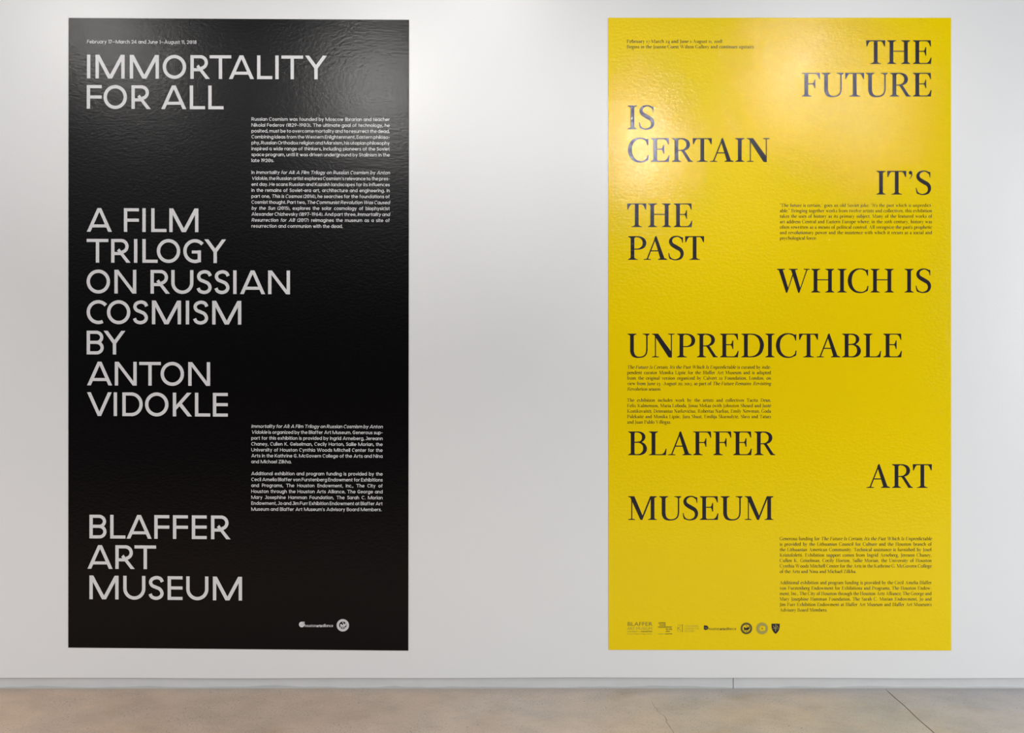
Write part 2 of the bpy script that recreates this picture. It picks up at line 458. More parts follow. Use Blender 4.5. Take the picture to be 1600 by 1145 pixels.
sm('w', .98, poly((0, XH), (.155, XH), (.37, 0), (.23, 0)), poly((.23, 0), (.37, 0), (.56, XH), (.42, XH)), poly((.42, XH), (.56, XH), (.75, 0), (.61, 0)), poly((.61, 0), (.75, 0), (.98, XH), (.825, XH)))
sm('x', .66, poly((0, XH), (.18, XH), (.66, 0), (.48, 0)), poly((0, 0), (.18, 0), (.66, XH), (.48, XH))); sm('z', .58, bar(0, XH - .13, .57, XH), bar(0, 0, .58, .13), poly((0, .10), (.17, .10), (.57, XH - .1), (.40, XH - .1)))
sm('0', .86, ms(arc(.43, .5, .36, .43, 0, 360, 26), q), poly((.22, .42), (.27, .32), (.64, .58), (.59, .68)))
sm('1', .33, bar(.18, 0, .33, 1), poly((0, .80), (0, .94), (.2, 1), (.2, .86))); sm('2', .68, ms([(.08, .70)] + arc(.34, .70, .25, .235, 165, -15, 12) + [(.48, .42), (.09, .07)], q), bar(.0, 0, .68, h))
sm('3', .68, ms(arc(.32, .72, .22, .215, 150, -85, 12), q), ms(arc(.33, .29, .265, .225, 88, -155, 14), q)); sm('4', .76, bar(.48, 0, .62, 1), bar(0, .19, .76, .31), poly((0, .25), (.16, .25), (.60, 1), (.46, 1)))
sm('5', .68, bar(.1, 1 - h, .62, 1), bar(.1, .5, .235, 1), ms(arc(.33, .32, .27, .255, 125, -150, 16), q)); sm('6', .74, ms(arc(.37, .32, .29, .255, 0, 360, 24), q), poly((.06, .40), (.20, .42), (.60, 1), (.43, 1)))
sm('7', .66, bar(0, 1 - h, .66, 1), poly((.10, 0), (.26, 0), (.66, .92), (.50, .92))); sm('8', .70, ms(arc(.35, .74, .21, .195, 0, 360, 20), q), ms(arc(.35, .29, .275, .23, 0, 360, 22), q)); sm('9', .74, ms(arc(.37, .68, .29, .255, 0, 360, 24), q), poly((.68, .60), (.54, .58), (.14, 0), (.31, 0)))
sm('.', .18, bar(0, 0, .18, .18)); sm(',', .18, bar(0, 0, .18, .18), poly((.05, 0), (.18, 0), (.08, -.17), (-.02, -.17))); sm(':', .18, bar(0, 0, .18, .18), bar(0, .5, .18, .68)); sm('!', .18, bar(0, 0, .18, .18), bar(.02, .27, .16, 1))
sm('’', .17, poly((.02, 1), (.17, 1), (.10, .72), (0, .72))); sm('-', .40, bar(0, .36, .40, .48)); sm('–', .52, bar(0, .36, .52, .48)); sm('—', .90, bar(0, .36, .90, .47))
sm('(', .28, ms(arc(.55, .42, .46, .62, 133, 227, 10), .13)); sm(')', .28, ms(arc(-.27, .42, .46, .62, 47, -47, 10), .13))

# --- high contrast book capitals of the yellow sheet
BOOK = {}
T = 0.160; t = 0.05
def st(xc, l, r, top=1, bot=1, wd=T):
    o = [bar(xc - wd / 2, 0, xc + wd / 2, 1)]
    a, b = xc - wd / 2, xc + wd / 2
    if bot: o.append(poly((l, 0), (r, 0), (r, .028), (min(r, b + .07), .040), (b, .085), (a, .085), (max(l, a - .07), .040), (l, .028)))
    if top: o.append(poly((l, 1), (l, .972), (max(l, a - .07), .96), (a, .915), (b, .915), (min(r, b + .07), .96), (r, .972), (r, 1)))
    return o
def book(ch, W_, *pr):
    o = []
    for p in pr: o += p if isinstance(p, list) else [p]
    BOOK[ch] = (W_, flatten(o))
book('I', .39, st(.195, 0, .39))
book('H', .97, st(.18, 0, .38), st(.79, .59, .97), bar(.2, .515, .78, .558))
book('T', .81, bar(.325, 0, .485, 1), st(.405, .18, .63, top=0), bar(.02, .955, .79, 1), poly((0, 1), (.01, .74), (.045, .74), (.115, .90), (.17, .955), (.15, 1)), poly((.81, 1), (.80, .74), (.765, .74), (.695, .90), (.64, .955), (.66, 1)))
topE = poly((.50, 1), (.75, 1), (.76, .735), (.728, .735), (.67, .88), (.60, .95), (.50, .958))
midE = [bar(.24, .512, .50, .556), poly((.44, .534), (.49, .60), (.525, .715), (.56, .715), (.56, .35), (.525, .35), (.49, .47))]
botE = poly((.50, 0), (.755, 0), (.785, .275), (.75, .275), (.68, .12), (.60, .048), (.50, .042))
book('E', .775, st(.18, 0, .3), bar(.1, .958, .6, 1), bar(.1, 0, .6, .042), topE, botE, midE)
book('F', .76, st(.18, 0, .40, top=0), poly((0, 1), (0, .972), (.06, .96), (.2, .9), (.2, 1)), bar(.1, .958, .6, 1), topE, midE)
book('L', .745, st(.19, 0, .38, bot=0), poly((0, 0), (0, .028), (.06, .04), (.2, .1), (.2, 0)), bar(.1, 0, .6, .042), poly((.48, 0), (.715, 0), (.745, .275), (.712, .275), (.65, .12), (.57, .048), (.48, .042)))
book('U', .93, bar(.11, .3, .27, 1), st(.19, 0, .38, bot=0)[1:], bar(.79, .3, .85, 1), st(.82, .64, .93, bot=0, wd=.06)[1:],
     vs([(.19, .34, .16), (.20, .22, .158), (.255, .09, .135), (.36, .02, .085), (.48, .002, .056), (.62, .018, .052), (.735, .08, .055), (.80, .19, .058), (.82, .34, .06)]))
book('R', .88, st(.19, 0, .385), vs([(.2, .978, .044), (.36, .977, .046), (.50, .958, .07), (.635, .87, .13), (.683, .735, .16), (.64, .60, .13), (.52, .51, .07), (.40, .485, .046), (.2, .48, .044)]),
     poly((.37, .475), (.50, .50), (.545, .455), (.80, .065), (.88, .03), (.88, 0), (.69, 0), (.43, .42)))
book('P', .775, st(.19, 0, .42), vs([(.2, .978, .044), (.36, .977, .046), (.51, .955, .07), (.645, .86, .13), (.695, .715, .16), (.65, .565, .13), (.52, .475, .07), (.40, .452, .046), (.27, .455, .044)]))
book('B', .80, st(.19, 0, .3), vs([(.2, .978, .044), (.36, .977, .046), (.50, .958, .07), (.615, .88, .12), (.655, .765, .15), (.61, .64, .11), (.50, .56, .06), (.2, .535, .044)]),
     vs([(.35, .545, .044), (.50, .535, .06), (.655, .44, .12), (.712, .275, .165), (.66, .13, .14), (.52, .035, .07), (.36, .022, .044), (.2, .022, .044)]))
book('D', .955, st(.19, 0, .3), vs([(.2, .978, .044), (.42, .977, .048), (.60, .94, .075), (.78, .80, .135), (.868, .52, .172), (.79, .22, .14), (.61, .065, .08), (.42, .024, .048), (.2, .022, .044)]))
book('C', .885, vs([(.85, .80, .03), (.80, .90, .06), (.68, .97, .062), (.53, .995, .048), (.34, .955, .085), (.16, .79, .14), (.09, .51, .172), (.15, .24, .15), (.32, .055, .095), (.54, .003, .055), (.70, .03, .052), (.81, .115, .055), (.86, .21, .04)]),
     poly((.70, .955), (.775, .86), (.83, .705), (.862, .705), (.868, .985), (.84, .965)), poly((.68, .035), (.76, .07), (.80, .13), (.838, .285), (.88, .285), (.858, .09), (.80, .04)))
book('O', 1.0, vs([(.5, .995, .05), (.30, .95, .09), (.13, .76, .15), (.09, .5, .172), (.13, .24, .15), (.30, .05, .09), (.5, .003, .05), (.70, .05, .09), (.87, .24, .15), (.91, .5, .172), (.87, .76, .15), (.70, .95, .09), (.5, .995, .05)]))
book('S', .66, vs([(.60, .84, .035), (.54, .93, .065), (.38, .993, .048), (.19, .94, .09), (.105, .80, .135), (.16, .655, .155), (.34, .535, .17), (.53, .415, .158), (.592, .245, .14), (.52, .075, .10), (.33, .003, .05), (.16, .035, .05), (.06, .12, .045), (.035, .2, .03)]),
     poly((.50, .965), (.57, .86), (.598, .72), (.628, .72), (.628, .95), (.60, .955)), poly((.12, .01), (.05, .06), (.01, .29), (.045, .29), (.085, .14), (.16, .055)))
book('A', 1.0, poly((.12, .02), (.178, .02), (.50, .84), (.50, .985)), poly((.452, .895), (.485, .985), (.545, 1.012), (.905, 0), (.72, 0)), bar(.29, .355, .68, .402),
     poly((0, 0), (.31, 0), (.31, .028), (.18, .05), (.12, .05), (0, .028)), poly((.61, 0), (1, 0), (1, .028), (.90, .07), (.72, .07), (.61, .028)))
book('N', .965, bar(.125, 0, .17, .93), poly((0, 0), (.29, 0), (.29, .028), (.18, .05), (.115, .05), (0, .028)), poly((0, 1), (0, .972), (.09, .945), (.70, .0), (.775, -.012), (.845, -.012), (.845, .2), (.262, 1)),
     bar(.80, 0, .845, 1), poly((.68, 1), (.68, .972), (.79, .95), (.855, .95), (.965, .972), (.965, 1)))
book('M', 1.21, bar(.13, 0, .175, .93), poly((0, 0), (.29, 0), (.29, .028), (.18, .05), (.12, .05), (0, .028)), poly((0, 1), (0, .972), (.09, .945), (.515, 0), (.60, 0), (.615, .17), (.262, 1)),
     poly((.56, 0), (.60, 0), (1.0, 1), (.93, 1), (.58, .12)), bar(.95, 0, 1.11, 1), poly((.93, 1), (1.21, 1), (1.21, .972), (1.12, .93), (.96, .9)), poly((.84, 0), (1.21, 0), (1.21, .028), (1.14, .04), (1.11, .085), (.95, .085), (.91, .04), (.84, .028)))
book('W', 1.39, poly((.06, 1), (.235, 1), (.475, .20), (.435, -.012), (.385, -.012)), poly((.41, 0), (.44, 0), (.70, .76), (.67, .82)), poly((.58, 1), (.755, 1), (.985, .20), (.945, -.012), (.895, -.012)), poly((.92, 0), (.955, 0), (1.29, .96), (1.24, .96)),
     poly((0, 1), (0, .972), (.07, .94), (.23, .94), (.34, .972), (.34, 1)), poly((.50, 1), (.50, .972), (.6, .94), (.75, .94), (.88, .972), (.88, 1)), poly((1.13, 1), (1.13, .972), (1.23, .95), (1.29, .95), (1.39, .972), (1.39, 1)))
book('V', .98, poly((.06, 1), (.24, 1), (.53, .20), (.50, -.012), (.45, -.012)), poly((.48, 0), (.52, 0), (.86, .97), (.81, .97)), poly((0, 1), (0, .965), (.35, .965), (.35, 1)), poly((.70, 1), (.70, .965), (.98, .965), (.98, 1)))
book('K', .95, st(.19, 0, .38), poly((.27, .45), (.70, .97), (.76, .97), (.36, .48)), poly((.33, .50), (.44, .60), (.93, 0), (.72, 0)), bar(.60, .965, .9, 1), bar(.62, 0, .97, .035))
book('G', .93, vs([(.83, .86, .04), (.70, .965, .062), (.53, .995, .048), (.34, .955, .085), (.16, .79, .14), (.09, .51, .172), (.15, .24, .15), (.32, .055, .095), (.54, .003, .055), (.72, .03, .06), (.80, .09, .07)]),
     poly((.70, .955), (.80, .72), (.835, .72), (.84, .985)), bar(.70, .05, .85, .42), bar(.60, .40, .95, .435))
book('J', .36, bar(.14, 0, .29, 1), bar(.02, .965, .41, 1), vs([(.215, .05, .15), (.20, -.12, .12), (.10, -.24, .06), (-.04, -.27, .05)]))
book('Z', .80, bar(.05, .955, .76, 1), bar(.02, 0, .76, .045), poly((.03, .03), (.20, .03), (.76, .97), (.59, .97)), poly((.05, 1), (.04, .76), (.07, .76), (.17, .95)), poly((.76, 0), (.79, .26), (.755, .26), (.63, .04)))
book('’', .17, disc(.075, .925, .075), vs([(.10, .95, .07), (.13, .86, .05), (.10, .74, .035), (.03, .655, .02)]))

# --- small book lower case, drawn with a broad nib
X = .665
def srf(x, y=0, a=.11, b=.11): return bar(x - a, y, x + b, y + .05)
def stem(x, y0, y1): return bar(x - THK / 2, y0, x + THK / 2, y1)
def flag(x, y): return poly((x - .16, y - .065), (x + THK / 2, y + .015), (x + THK / 2, y - .10), (x - THK / 2, y - .10))
book('n', .74, stem(.18, 0, X), flag(.18, X), srf(.18), pen([(.2, .47)] + arc(.38, .45, .175, .19, 150, 0) + [(.555, 0)]), srf(.555))
book('m', 1.12, stem(.18, 0, X), flag(.18, X), srf(.18), pen([(.2, .47)] + arc(.375, .45, .175, .19, 150, 0) + [(.55, 0)]), srf(.55), pen([(.57, .47)] + arc(.75, .45, .18, .19, 150, 0) + [(.93, 0)]), srf(.93))
book('h', .74, stem(.18, 0, 1.06), flag(.18, 1.06), srf(.18), pen([(.2, .47)] + arc(.38, .45, .175, .19, 150, 0) + [(.555, 0)]), srf(.555))
book('r', .52, stem(.18, 0, X), flag(.18, X), srf(.18, 0, .11, .14), pen([(.2, .45), (.30, .60), (.40, .645), (.47, .61)], .17))
book('u', .74, stem(.16, .2, X), flag(.16, X), pen([(.16, .25)] + arc(.345, .22, .185, .19, 180, 320)), stem(.55, 0, X), flag(.55, X), srf(.55, 0, .07, .13))
book('i', .36, stem(.18, 0, X), flag(.18, X), srf(.18), disc(.17, .90, .085))
book('l', .36, stem(.18, 0, 1.06), flag(.18, 1.06), srf(.18))
book('t', .44, stem(.19, .15, .82), bar(.03, X - .05, .41, X), pen([(.19, .2)] + arc(.33, .16, .14, .13, 190, 300)))
book('f', .42, stem(.18, 0, .85), bar(.03, X - .05, .38, X), srf(.18, 0, .11, .14), pen([(.18, .82)] + arc(.33, .86, .15, .17, 170, 55)))
book('o', .72, pen(arc(.36, .33, .26, .315, 0, 360, 24)))
book('c', .60, pen(arc(.35, .33, .26, .315, 50, 310, 20)), disc(.50, .55, .065))
book('e', .62, pen(arc(.34, .33, .25, .315, 20, 315, 22)), bar(.12, .36, .58, .41), pen([(.58, .39), (.565, .50), (.50, .60)]))
book('a', .62, pen([(.10, .50), (.16, .60), (.29, .64), (.40, .58), (.43, .46), (.43, .10)]), pen([(.43, .38), (.28, .345), (.13, .26), (.11, .14), (.19, .03), (.32, .05), (.43, .14)]), pen([(.43, .12), (.49, .025), (.58, .05)]), disc(.13, .50, .06))
book('s', .50, pen([(.40, .50), (.37, .60), (.25, .645), (.13, .58), (.12, .47), (.22, .38), (.34, .31), (.40, .20), (.35, .06), (.22, .015), (.12, .05), (.08, .17)], .17))
book('d', .74, pen(arc(.34, .33, .25, .315, 60, 300, 20)), stem(.56, 0, 1.06), flag(.56, 1.06), srf(.56, 0, .05, .13), pen([(.46, .60), (.55, .52)]), pen([(.46, .06), (.55, .16)]))
book('b', .72, stem(.16, .04, 1.06), flag(.16, 1.06), pen(arc(.38, .33, .25, .315, 125, -125, 20)), pen([(.16, .15), (.24, .04)]))
book('p', .74, stem(.17, -.34, X), flag(.17, X), srf(.17, -.35, .12, .14), pen(arc(.40, .33, .25, .315, 125, -125, 20)), pen([(.18, .13), (.26, .04)]))
book('q', .72, stem(.55, -.34, X), srf(.55, -.35), pen(arc(.34, .33, .25, .315, 60, 300, 20)))
book('g', .66, pen(arc(.30, .45, .19, .195, 0, 360, 18)), pen([(.22, .27), (.14, .17), (.22, .10), (.42, .06), (.55, -.06), (.50, -.24), (.30, -.33), (.12, -.28), (.07, -.14), (.16, -.03), (.26, .05)]), bar(.42, .57, .62, .64))
book('v', .66, poly((.05, X), (.22, X), (.38, .15), (.35, 0), (.29, 0)), poly((.31, 0), (.36, 0), (.58, X), (.52, X)), srf(.12, X - .05, .12, .16), srf(.55, X - .05, .13, .11))
book('w', 1.0, poly((.05, X), (.22, X), (.36, .15), (.33, 0), (.27, 0)), poly((.29, 0), (.34, 0), (.52, X), (.46, X)), poly((.39, X), (.55, X), (.70, .15), (.67, 0), (.61, 0)), poly((.63, 0), (.68, 0), (.90, X), (.84, X)), srf(.12, X - .05, .12, .16), srf(.87, X - .05, .13, .11), srf(.48, X - .05, .13, .11))
book('y', .66, poly((.05, X), (.22, X), (.38, .12), (.35, 0), (.29, 0)), poly((.16, -.33), (.22, -.33), (.58, X), (.52, X)), srf(.12, X - .05, .12, .16), srf(.55, X - .05, .13, .11), disc(.13, -.27, .075))
book('x', .68, poly((.06, X), (.22, X), (.60, 0), (.44, 0)), poly((.08, 0), (.14, 0), (.56, X), (.50, X)), srf(.14, X - .05, .12, .12), srf(.53, X - .05, .10, .10), srf(.12), srf(.54))
book('k', .72, stem(.18, 0, 1.06), flag(.18, 1.06), srf(.18), poly((.22, .30), (.50, X), (.57, X), (.30, .32)), poly((.26, .36), (.38, .42), (.68, 0), (.50, 0)), srf(.53, X - .05), srf(.60))
book('z', .58, bar(.06, X - .06, .52, X), bar(.05, 0, .53, .06), poly((.05, .03), (.18, .03), (.52, X - .03), (.39, X - .03)))
book('j', .36, stem(.19, -.1, X), flag(.19, X), disc(.18, .90, .085), pen([(.19, -.08), (.16, -.24), (.04, -.33)]))
# old style figures and marks
book('0', .68, pen(arc(.34, .33, .25, .315, 0, 360, 24)))
book('1', .44, stem(.22, 0, X), srf(.22), flag(.22, X))
book('2', .60, pen([(.10, .50), (.16, .61), (.30, .645), (.42, .56), (.42, .42), (.30, .24), (.08, .05)]), bar(.08, 0, .54, .085))
book('3', .58, pen([(.10, .54), (.20, .64), (.36, .60), (.38, .46), (.24, .34)]), pen([(.22, .34), (.40, .26), (.45, .08), (.36, -.14), (.20, -.27), (.06, -.27)]))
book('4', .66, bar(.04, -.06, .60, .01), stem(.42, -.32, X), poly((.04, -.05), (.11, -.05), (.42, .60), (.38, X)))
book('7', .58, bar(.06, X - .085, .54, X), poly((.14, -.32), (.27, -.32), (.54, X - .04), (.46, X - .04)))
book('8', .66, pen(arc(.33, .80, .18, .20, 0, 360, 18)), pen(arc(.33, .30, .22, .285, 0, 360, 20)))
book('.', .30, disc(.13, .07, .08))
book(',', .30, disc(.13, .07, .08), poly((.07, .02), (.21, .06), (.16, -.10), (.05, -.18)))
book(';', .30, disc(.13, .07, .08), poly((.07, .02), (.21, .06), (.16, -.10), (.05, -.18)), disc(.13, .52, .08))
book(':', .30, disc(.13, .07, .08), disc(.13, .52, .08))
book('“', .44, *[disc(.10 + d_, .82, .07) for d_ in (0, .19)], *[poly((.03 + d_, .84), (.09 + d_, .99), (.15 + d_, 1.03), (.12 + d_, .86)) for d_ in (0, .19)])
book('”', .44, *[disc(.10 + d_, .96, .07) for d_ in (0, .19)], *[poly((.17 + d_, .96), (.13 + d_, .80), (.05 + d_, .74), (.08 + d_, .92)) for d_ in (0, .19)])
book('-', .38, bar(.04, .26, .34, .33))
book('–', .50, bar(.02, .27, .48, .32))
book('(', .40, pen(arc(.52, .38, .38, .62, 130, 230)))
book(')', .40, pen(arc(-.12, .38, .38, .62, 50, -50)))
def accented(new, base, *pr):
    W_, (v_, f_) = BOOK[base]
    o = []
    for p in pr: o.append(p)
    v2, f2 = flatten(o); k = len(v_)
    BOOK[new] = (W_, merge2d(list(v_) + v2, list(f_) + [tuple(i + k for i in q) for q in f2]))
car = lambda x, y: [poly((x - .14, y + .17), (x - .05, y + .17), (x + .03, y), (x - .03, y)), poly((x + .14, y + .17), (x + .05, y + .17), (x - .03, y), (x + .03, y))]
accented('š', 's', *car(.25, .76)); accented('č', 'c', *car(.34, .76)); accented('Š', 'S', *car(.33, 1.08)); accented('ė', 'e', disc(.34, .86, .075))

# --- built-in upright sans for the small print of the black sheet
_bf = {}
def bf_mesh(s, off):
    c = bpy.data.curves.new('t', 'FONT'); c.body = s; c.size = 1.0; c.offset = off; c.resolution_u = 3; c.fill_mode = 'FRONT'
    o = bpy.data.objects.new('t', c); col.objects.link(o)
    dg = bpy.context.evaluated_depsgraph_get()
    me = bpy.data.meshes.new_from_object(o.evaluated_get(dg))
    v = [(q.co.x, q.co.y) for q in me.vertices]; f = [tuple(p.vertices) for p in me.polygons]
    bpy.data.objects.remove(o); bpy.data.curves.remove(c); bpy.data.meshes.remove(me)
    return v, f
def ext(v): xs = [p[0] for p in v]; return min(xs), max(xs)
_H = bf_mesh('H', 0)[0]; CAPH = max(p[1] for p in _H)
_hw = ext(bf_mesh('HH', 0)[0])[1]
def builtin(ch, off=0.009):
    key = (ch, off)
    if key not in _bf:
        v, f = bf_mesh(ch, off)
        wd = ext(bf_mesh('H' + ch + 'H', 0)[0])[1] - _hw
        v = [(x / CAPH, y / CAPH) for x, y in v]
        adv = wd / CAPH
        if ch == '0':                      # the face has a barred zero
            k = len(v); c = adv / 2
            v += [(c - .16, .34), (c - .08, .30), (c + .16, .66), (c + .08, .70)]; f = f + [(k, k + 1, k + 2, k + 3)]
            v, f = merge2d(v, f)
        _bf[key] = (adv, (v, f))
    return _bf[key]

def glyph(font, ch):
    if font == 'sans': return SANS[ch]
    if font == 'small': return SANS[ch]
    if font == 'book':
        return BOOK[ch if ch != "'" else '’']
    if font == 'bold': return builtin(ch, 0.028)
    if font == 'light': return builtin(ch, 0.0)
    return builtin(ch)
PAD = {'book': .035, 'sans': .1, 'small': .115, 'plain': .0, 'bold': 0.0, 'light': 0.0}
def advance(font, ch):
    if font == 'book':
        return BOOK[ch if ch != "'" else '’'][0] + (.07 if ch.isupper() else .0)
    return glyph(font, ch)[0] + PAD[font]

# ------------------------------------------------------------------ placing print on the sheets
FRONT = -0.0022
INK = FRONT - 0.00015
class Print:
    def __init__(s): s.v, s.f = [], []
    def put(s, g, x, y, h, sx=1.0, slope=0.0, shear=0.0, x_ref=136):
        v_, f_ = g; k = len(s.v)
        for a, b in v_:
            px = x + (a + shear * b) * h * sx
            py = y - b * h + slope * (px - x_ref)
            s.v.append(W(px, py, INK))
        s.f += [tuple(i + k for i in q) for q in f_]
    def shape(s, pts, slope=0.0, x_ref=136, layer=0):
        k = len(s.v)
        s.v += [W(a, b + slope * (a - x_ref), INK - 0.00008 * layer) for a, b in pts]
        s.f.append(tuple(range(k, k + len(pts))))
    def ring(s, cx, cy, r0, r1, n=36, layer=0, a0=0, a1=360):
        k = len(s.v)
        for i in range(n + 1):
            a = radians(a0 + (a1 - a0) * i / n)
            for r in (r0, r1): s.v.append(W(cx + r * cos(a), cy - r * sin(a), INK - 0.00008 * layer))
        for i in range(n): s.f.append((k + 2 * i, k + 2 * i + 1, k + 2 * i + 3, k + 2 * i + 2))
    def disc(s, cx, cy, r, n=24, layer=0):
        s.shape([(cx + r * cos(2 * pi * i / n), cy + r * sin(2 * pi * i / n)) for i in range(n)], layer=layer)
    def build(s, name, mat, parent, label=None):
        o = link(name, s.v, s.f, mat, parent)
        if label: o['label'] = label
        return o

def text_width(font, words, h, sx, sp):
    return sum(sum(advance(font, c) for c in wd) * h * sx for wd, _ in words) + sp * (len(words) - 1)

def parse(line):
    """words with italic flag; *...* marks italics"""
    out, it = [], False
    for wd in line.split(' '):
        if wd.startswith('*'): it = True; wd = wd[1:]
        end = wd.endswith('*')
        if end: wd = wd[:-1]
        out.append((wd, it))
        if end: it = False
    return out

def set_line(pr, font, line, x0, x1, y, h, slope=0.0, sx=None, x_ref=136, sx_max=None):
    """sets a line from x0 to x1; with sx given the gaps between words take up the slack"""
    words = parse(line)
    nat = sum(sum(advance(font, c) for c in wd) for wd, _ in words) * h
    n = len(words) - 1
    if sx is None:
        sx = (x1 - x0) / (nat + n * 0.38 * h)
        sp = 0.38 * h * sx
    else:
        sp = (x1 - x0 - nat * sx) / max(n, 1)
        if sp < 0.20 * h:
            sp = 0.20 * h
            sx = (x1 - x0 - sp * n) / nat
    x = x0
    for wd, it in words:
        for c in wd:
            pr.put(glyph(font, c)[1], x, y, h, sx, slope, 0.20 if it else 0.0, x_ref)
            x += advance(font, c) * h * sx
        x += sp
    return sx

def paragraph(parent, font, mat, lines, x0, x1, y, pitch, h, last_w, slope=0.0, x_ref=136, label=None):
    pr = Print()
    wl = parse(lines[-1])
    nat = sum(sum(advance(font, c) for c in wd) for wd, _ in wl) * h
    sx = last_w / (nat + 0.38 * h * (len(wl) - 1))
    for i, ln in enumerate(lines[:-1]): set_line(pr, font, ln, x0, x1, y + i * pitch, h, slope, sx, x_ref)
    set_line(pr, font, lines[-1], x0, x0 + last_w, y + (len(lines) - 1) * pitch, h, slope, None, x_ref)
    return tag(pr.build('paragraph', mat, parent, label), kind='stuff')

def title(parent, font, mat, letters, y, h, slope=0.0, x_ref=136):
    root = bpy.data.objects.new('title_line', None); col.objects.link(root); root.parent = parent
    for c, x in letters:
        pr = Print(); pr.put(glyph(font, c)[1], x, y, h, 1.0, slope, 0.0, x_ref)
        pr.build('letter', mat, root)
    return root

def sheet(name, corners, mat, label):
    """corners TL TR BR BL on the wall, a sheet of real thickness with a softened edge"""
    root = bpy.data.objects.new(name, None); col.objects.link(root)
    tag(root, label=label, category='poster')
    cx_ = sum(c[0] for c in corners) / 4; cy_ = sum(c[1] for c in corners) / 4
    e = 0.25
    def inn(c): return (c[0] + (e if c[0] < cx_ else -e), c[1] + (e if c[1] < cy_ else -e))
    v = [W(*c, -0.0001) for c in corners] + [W(*c, FRONT + 0.0006) for c in corners] + [W(*inn(c), FRONT) for c in corners]
    f = [(8, 11, 10, 9), (0, 1, 2, 3)]
    for i in range(4):
        j = (i + 1) % 4
        f += [(i, i + 4, j + 4, j), (i + 4, i + 8, j + 8, j + 4)]
    link('printed_sheet', v, f, mat, root)
    return root

# ================================================================== black poster
bp = sheet('exhibition_poster', [(107.4, 28.2), (639.2, 31.2), (638.0, 1016.2), (107.0, 1011.4)], M['black'],
           'tall glossy black poster with pale sans serif lettering at the left')
CH = 37.0
def zl(s, xs): return list(zip(s, xs))
for s, xs, y, sl in [
    ('IMMORTALITY', (136.3, 149.6, 203.1, 254.6, 297.8, 327.8, 357.9, 401.9, 430.4, 439.9, 476.9), 122.7, .0043),
    ('FORALL', (135.9, 162.2, 205.7, 252.2, 296.8, 325.7), 170.1, .0043),
    ('AFILM', (136, 193.9, 222.8, 236.6, 264.8), 362.1, .0040),
    ('TRILOGY', (135.8, 174, 209.7, 222.8, 245.4, 286.7, 319.5), 410.2, .0040),
    ('ONRUSSIAN', (135.8, 179.1, 235.5, 267.9, 307.7, 335.5, 364.6, 375.3, 419.1), 458.3, .0046),
    ('COSMISM', (135.8, 167.5, 208.2, 237.7, 290.6, 302.2, 331.8), 506.0, .0046),
    ('BY', (135.8, 162.2), 553.6, .004),
    ('ANTON', (136.4, 179.7, 217.8, 251.3, 294.4), 601.9, .0045),
    ('VIDOKLE', (136.4, 178, 191.5, 227, 270.3, 304.9, 332.9), 649.6, .0055),
    ('BLAFFER', (140.1, 172.5, 198.1, 241.4, 270.5, 300, 330), 840.8, .0065),
    ('ART', (137.1, 180.6, 210.4), 888.2, .007),
    ('MUSEUM', (140.1, 192.9, 232.7, 262.2, 291.3, 332.9), 935.7, .009)]:
    title(bp, 'sans', M['white_ink'], zl(s, xs), y, CH, sl)
pr = Print()
set_line(pr, 'small', 'February 17—March 24 and June 1—August 11, 2018', 136.5, 308, 67.9, 5.4, .0055)
tag(pr.build('date_line', M['white_ink'], bp), kind='stuff')
P1 = ['Russian Cosmism was founded by Moscow librarian and teacher', 'Nikolai Federov (1829–1903). The ultimate goal of technology, he',
      'posited, must be to overcome mortality and to resurrect the dead.', 'Combining ideas from the Western Enlightenment, Eastern philoso-',
      'phy, Russian Orthodox religion and Marxism, his utopian philosophy', 'inspired a wide range of thinkers, including pioneers of the Soviet',
      'space program, until it was driven underground by Stalinism in the', 'late 1920s.']
P2 = ['In *Immortality for All: A Film Trilogy on Russian Cosmism by Anton', '*Vidokle,* the Russian artist explores Cosmism’s relevance to the pres-',
      'ent day. He scans Russian and Kazakh landscapes for its influences', 'in the remains of Soviet-era art, architecture and engineering. In',
      'part one, *This Is Cosmos* (2014), he searches for the foundations of', 'Cosmist thought. Part two, *The Communist Revolution Was Caused',
      '*by the Sun* (2015), explores the solar cosmology of biophysicist', 'Alexander Chizhevsky (1897–1964). And part three, *Immortality and',
      '*Resurrection for All!* (2017) reimagines the museum as a site of', 'resurrection and communion with the dead.']
P3 = ['*Immortality for All: A Film Trilogy on Russian Cosmism by Anton', '*Vidokle* is organized by the Blaffer Art Museum. Generous sup-',
      'port for this exhibition is provided by Ingrid Arneberg, Jereann', 'Chaney, Cullen K. Geiselman, Cecily Horton, Sallie Morian, the',
      'University of Houston Cynthia Woods Mitchell Center for the', 'Arts in the Kathrine G. McGovern College of the Arts and Nina', 'and Michael Zilkha.']
P4 = ['Additional exhibition and program funding is provided by the', 'Cecil Amelia Blaffer von Furstenberg Endowment for Exhibitions',
      'and Programs, The Houston Endowment, Inc., The City of', 'Houston through the Houston Arts Alliance, The George and',
      'Mary Josephine Hamman Foundation, The Sarah C. Morian', 'Endowment, Jo and Jim Furr Exhibition Endowment at Blaffer Art',
      'Museum and Blaffer Art Museum’s Advisory Board Members.']
paragraph(bp, 'small', M['white_ink'], P1, 393.2, 609.6, 188.8, 9.21, 5.25, 35.6, .0030, 393)
paragraph(bp, 'small', M['white_ink'], P2, 393.2, 609.6, 271.9, 9.31, 5.25, 143.0, .0030, 393)
paragraph(bp, 'small', M['white_ink'], P3, 392.9, 598.5, 668.3, 9.20, 5.25, 63.3, .0036, 393)
paragraph(bp, 'small', M['white_ink'], P4, 392.9, 598.5, 742.1, 9.27, 5.25, 204.0, .0036, 393)
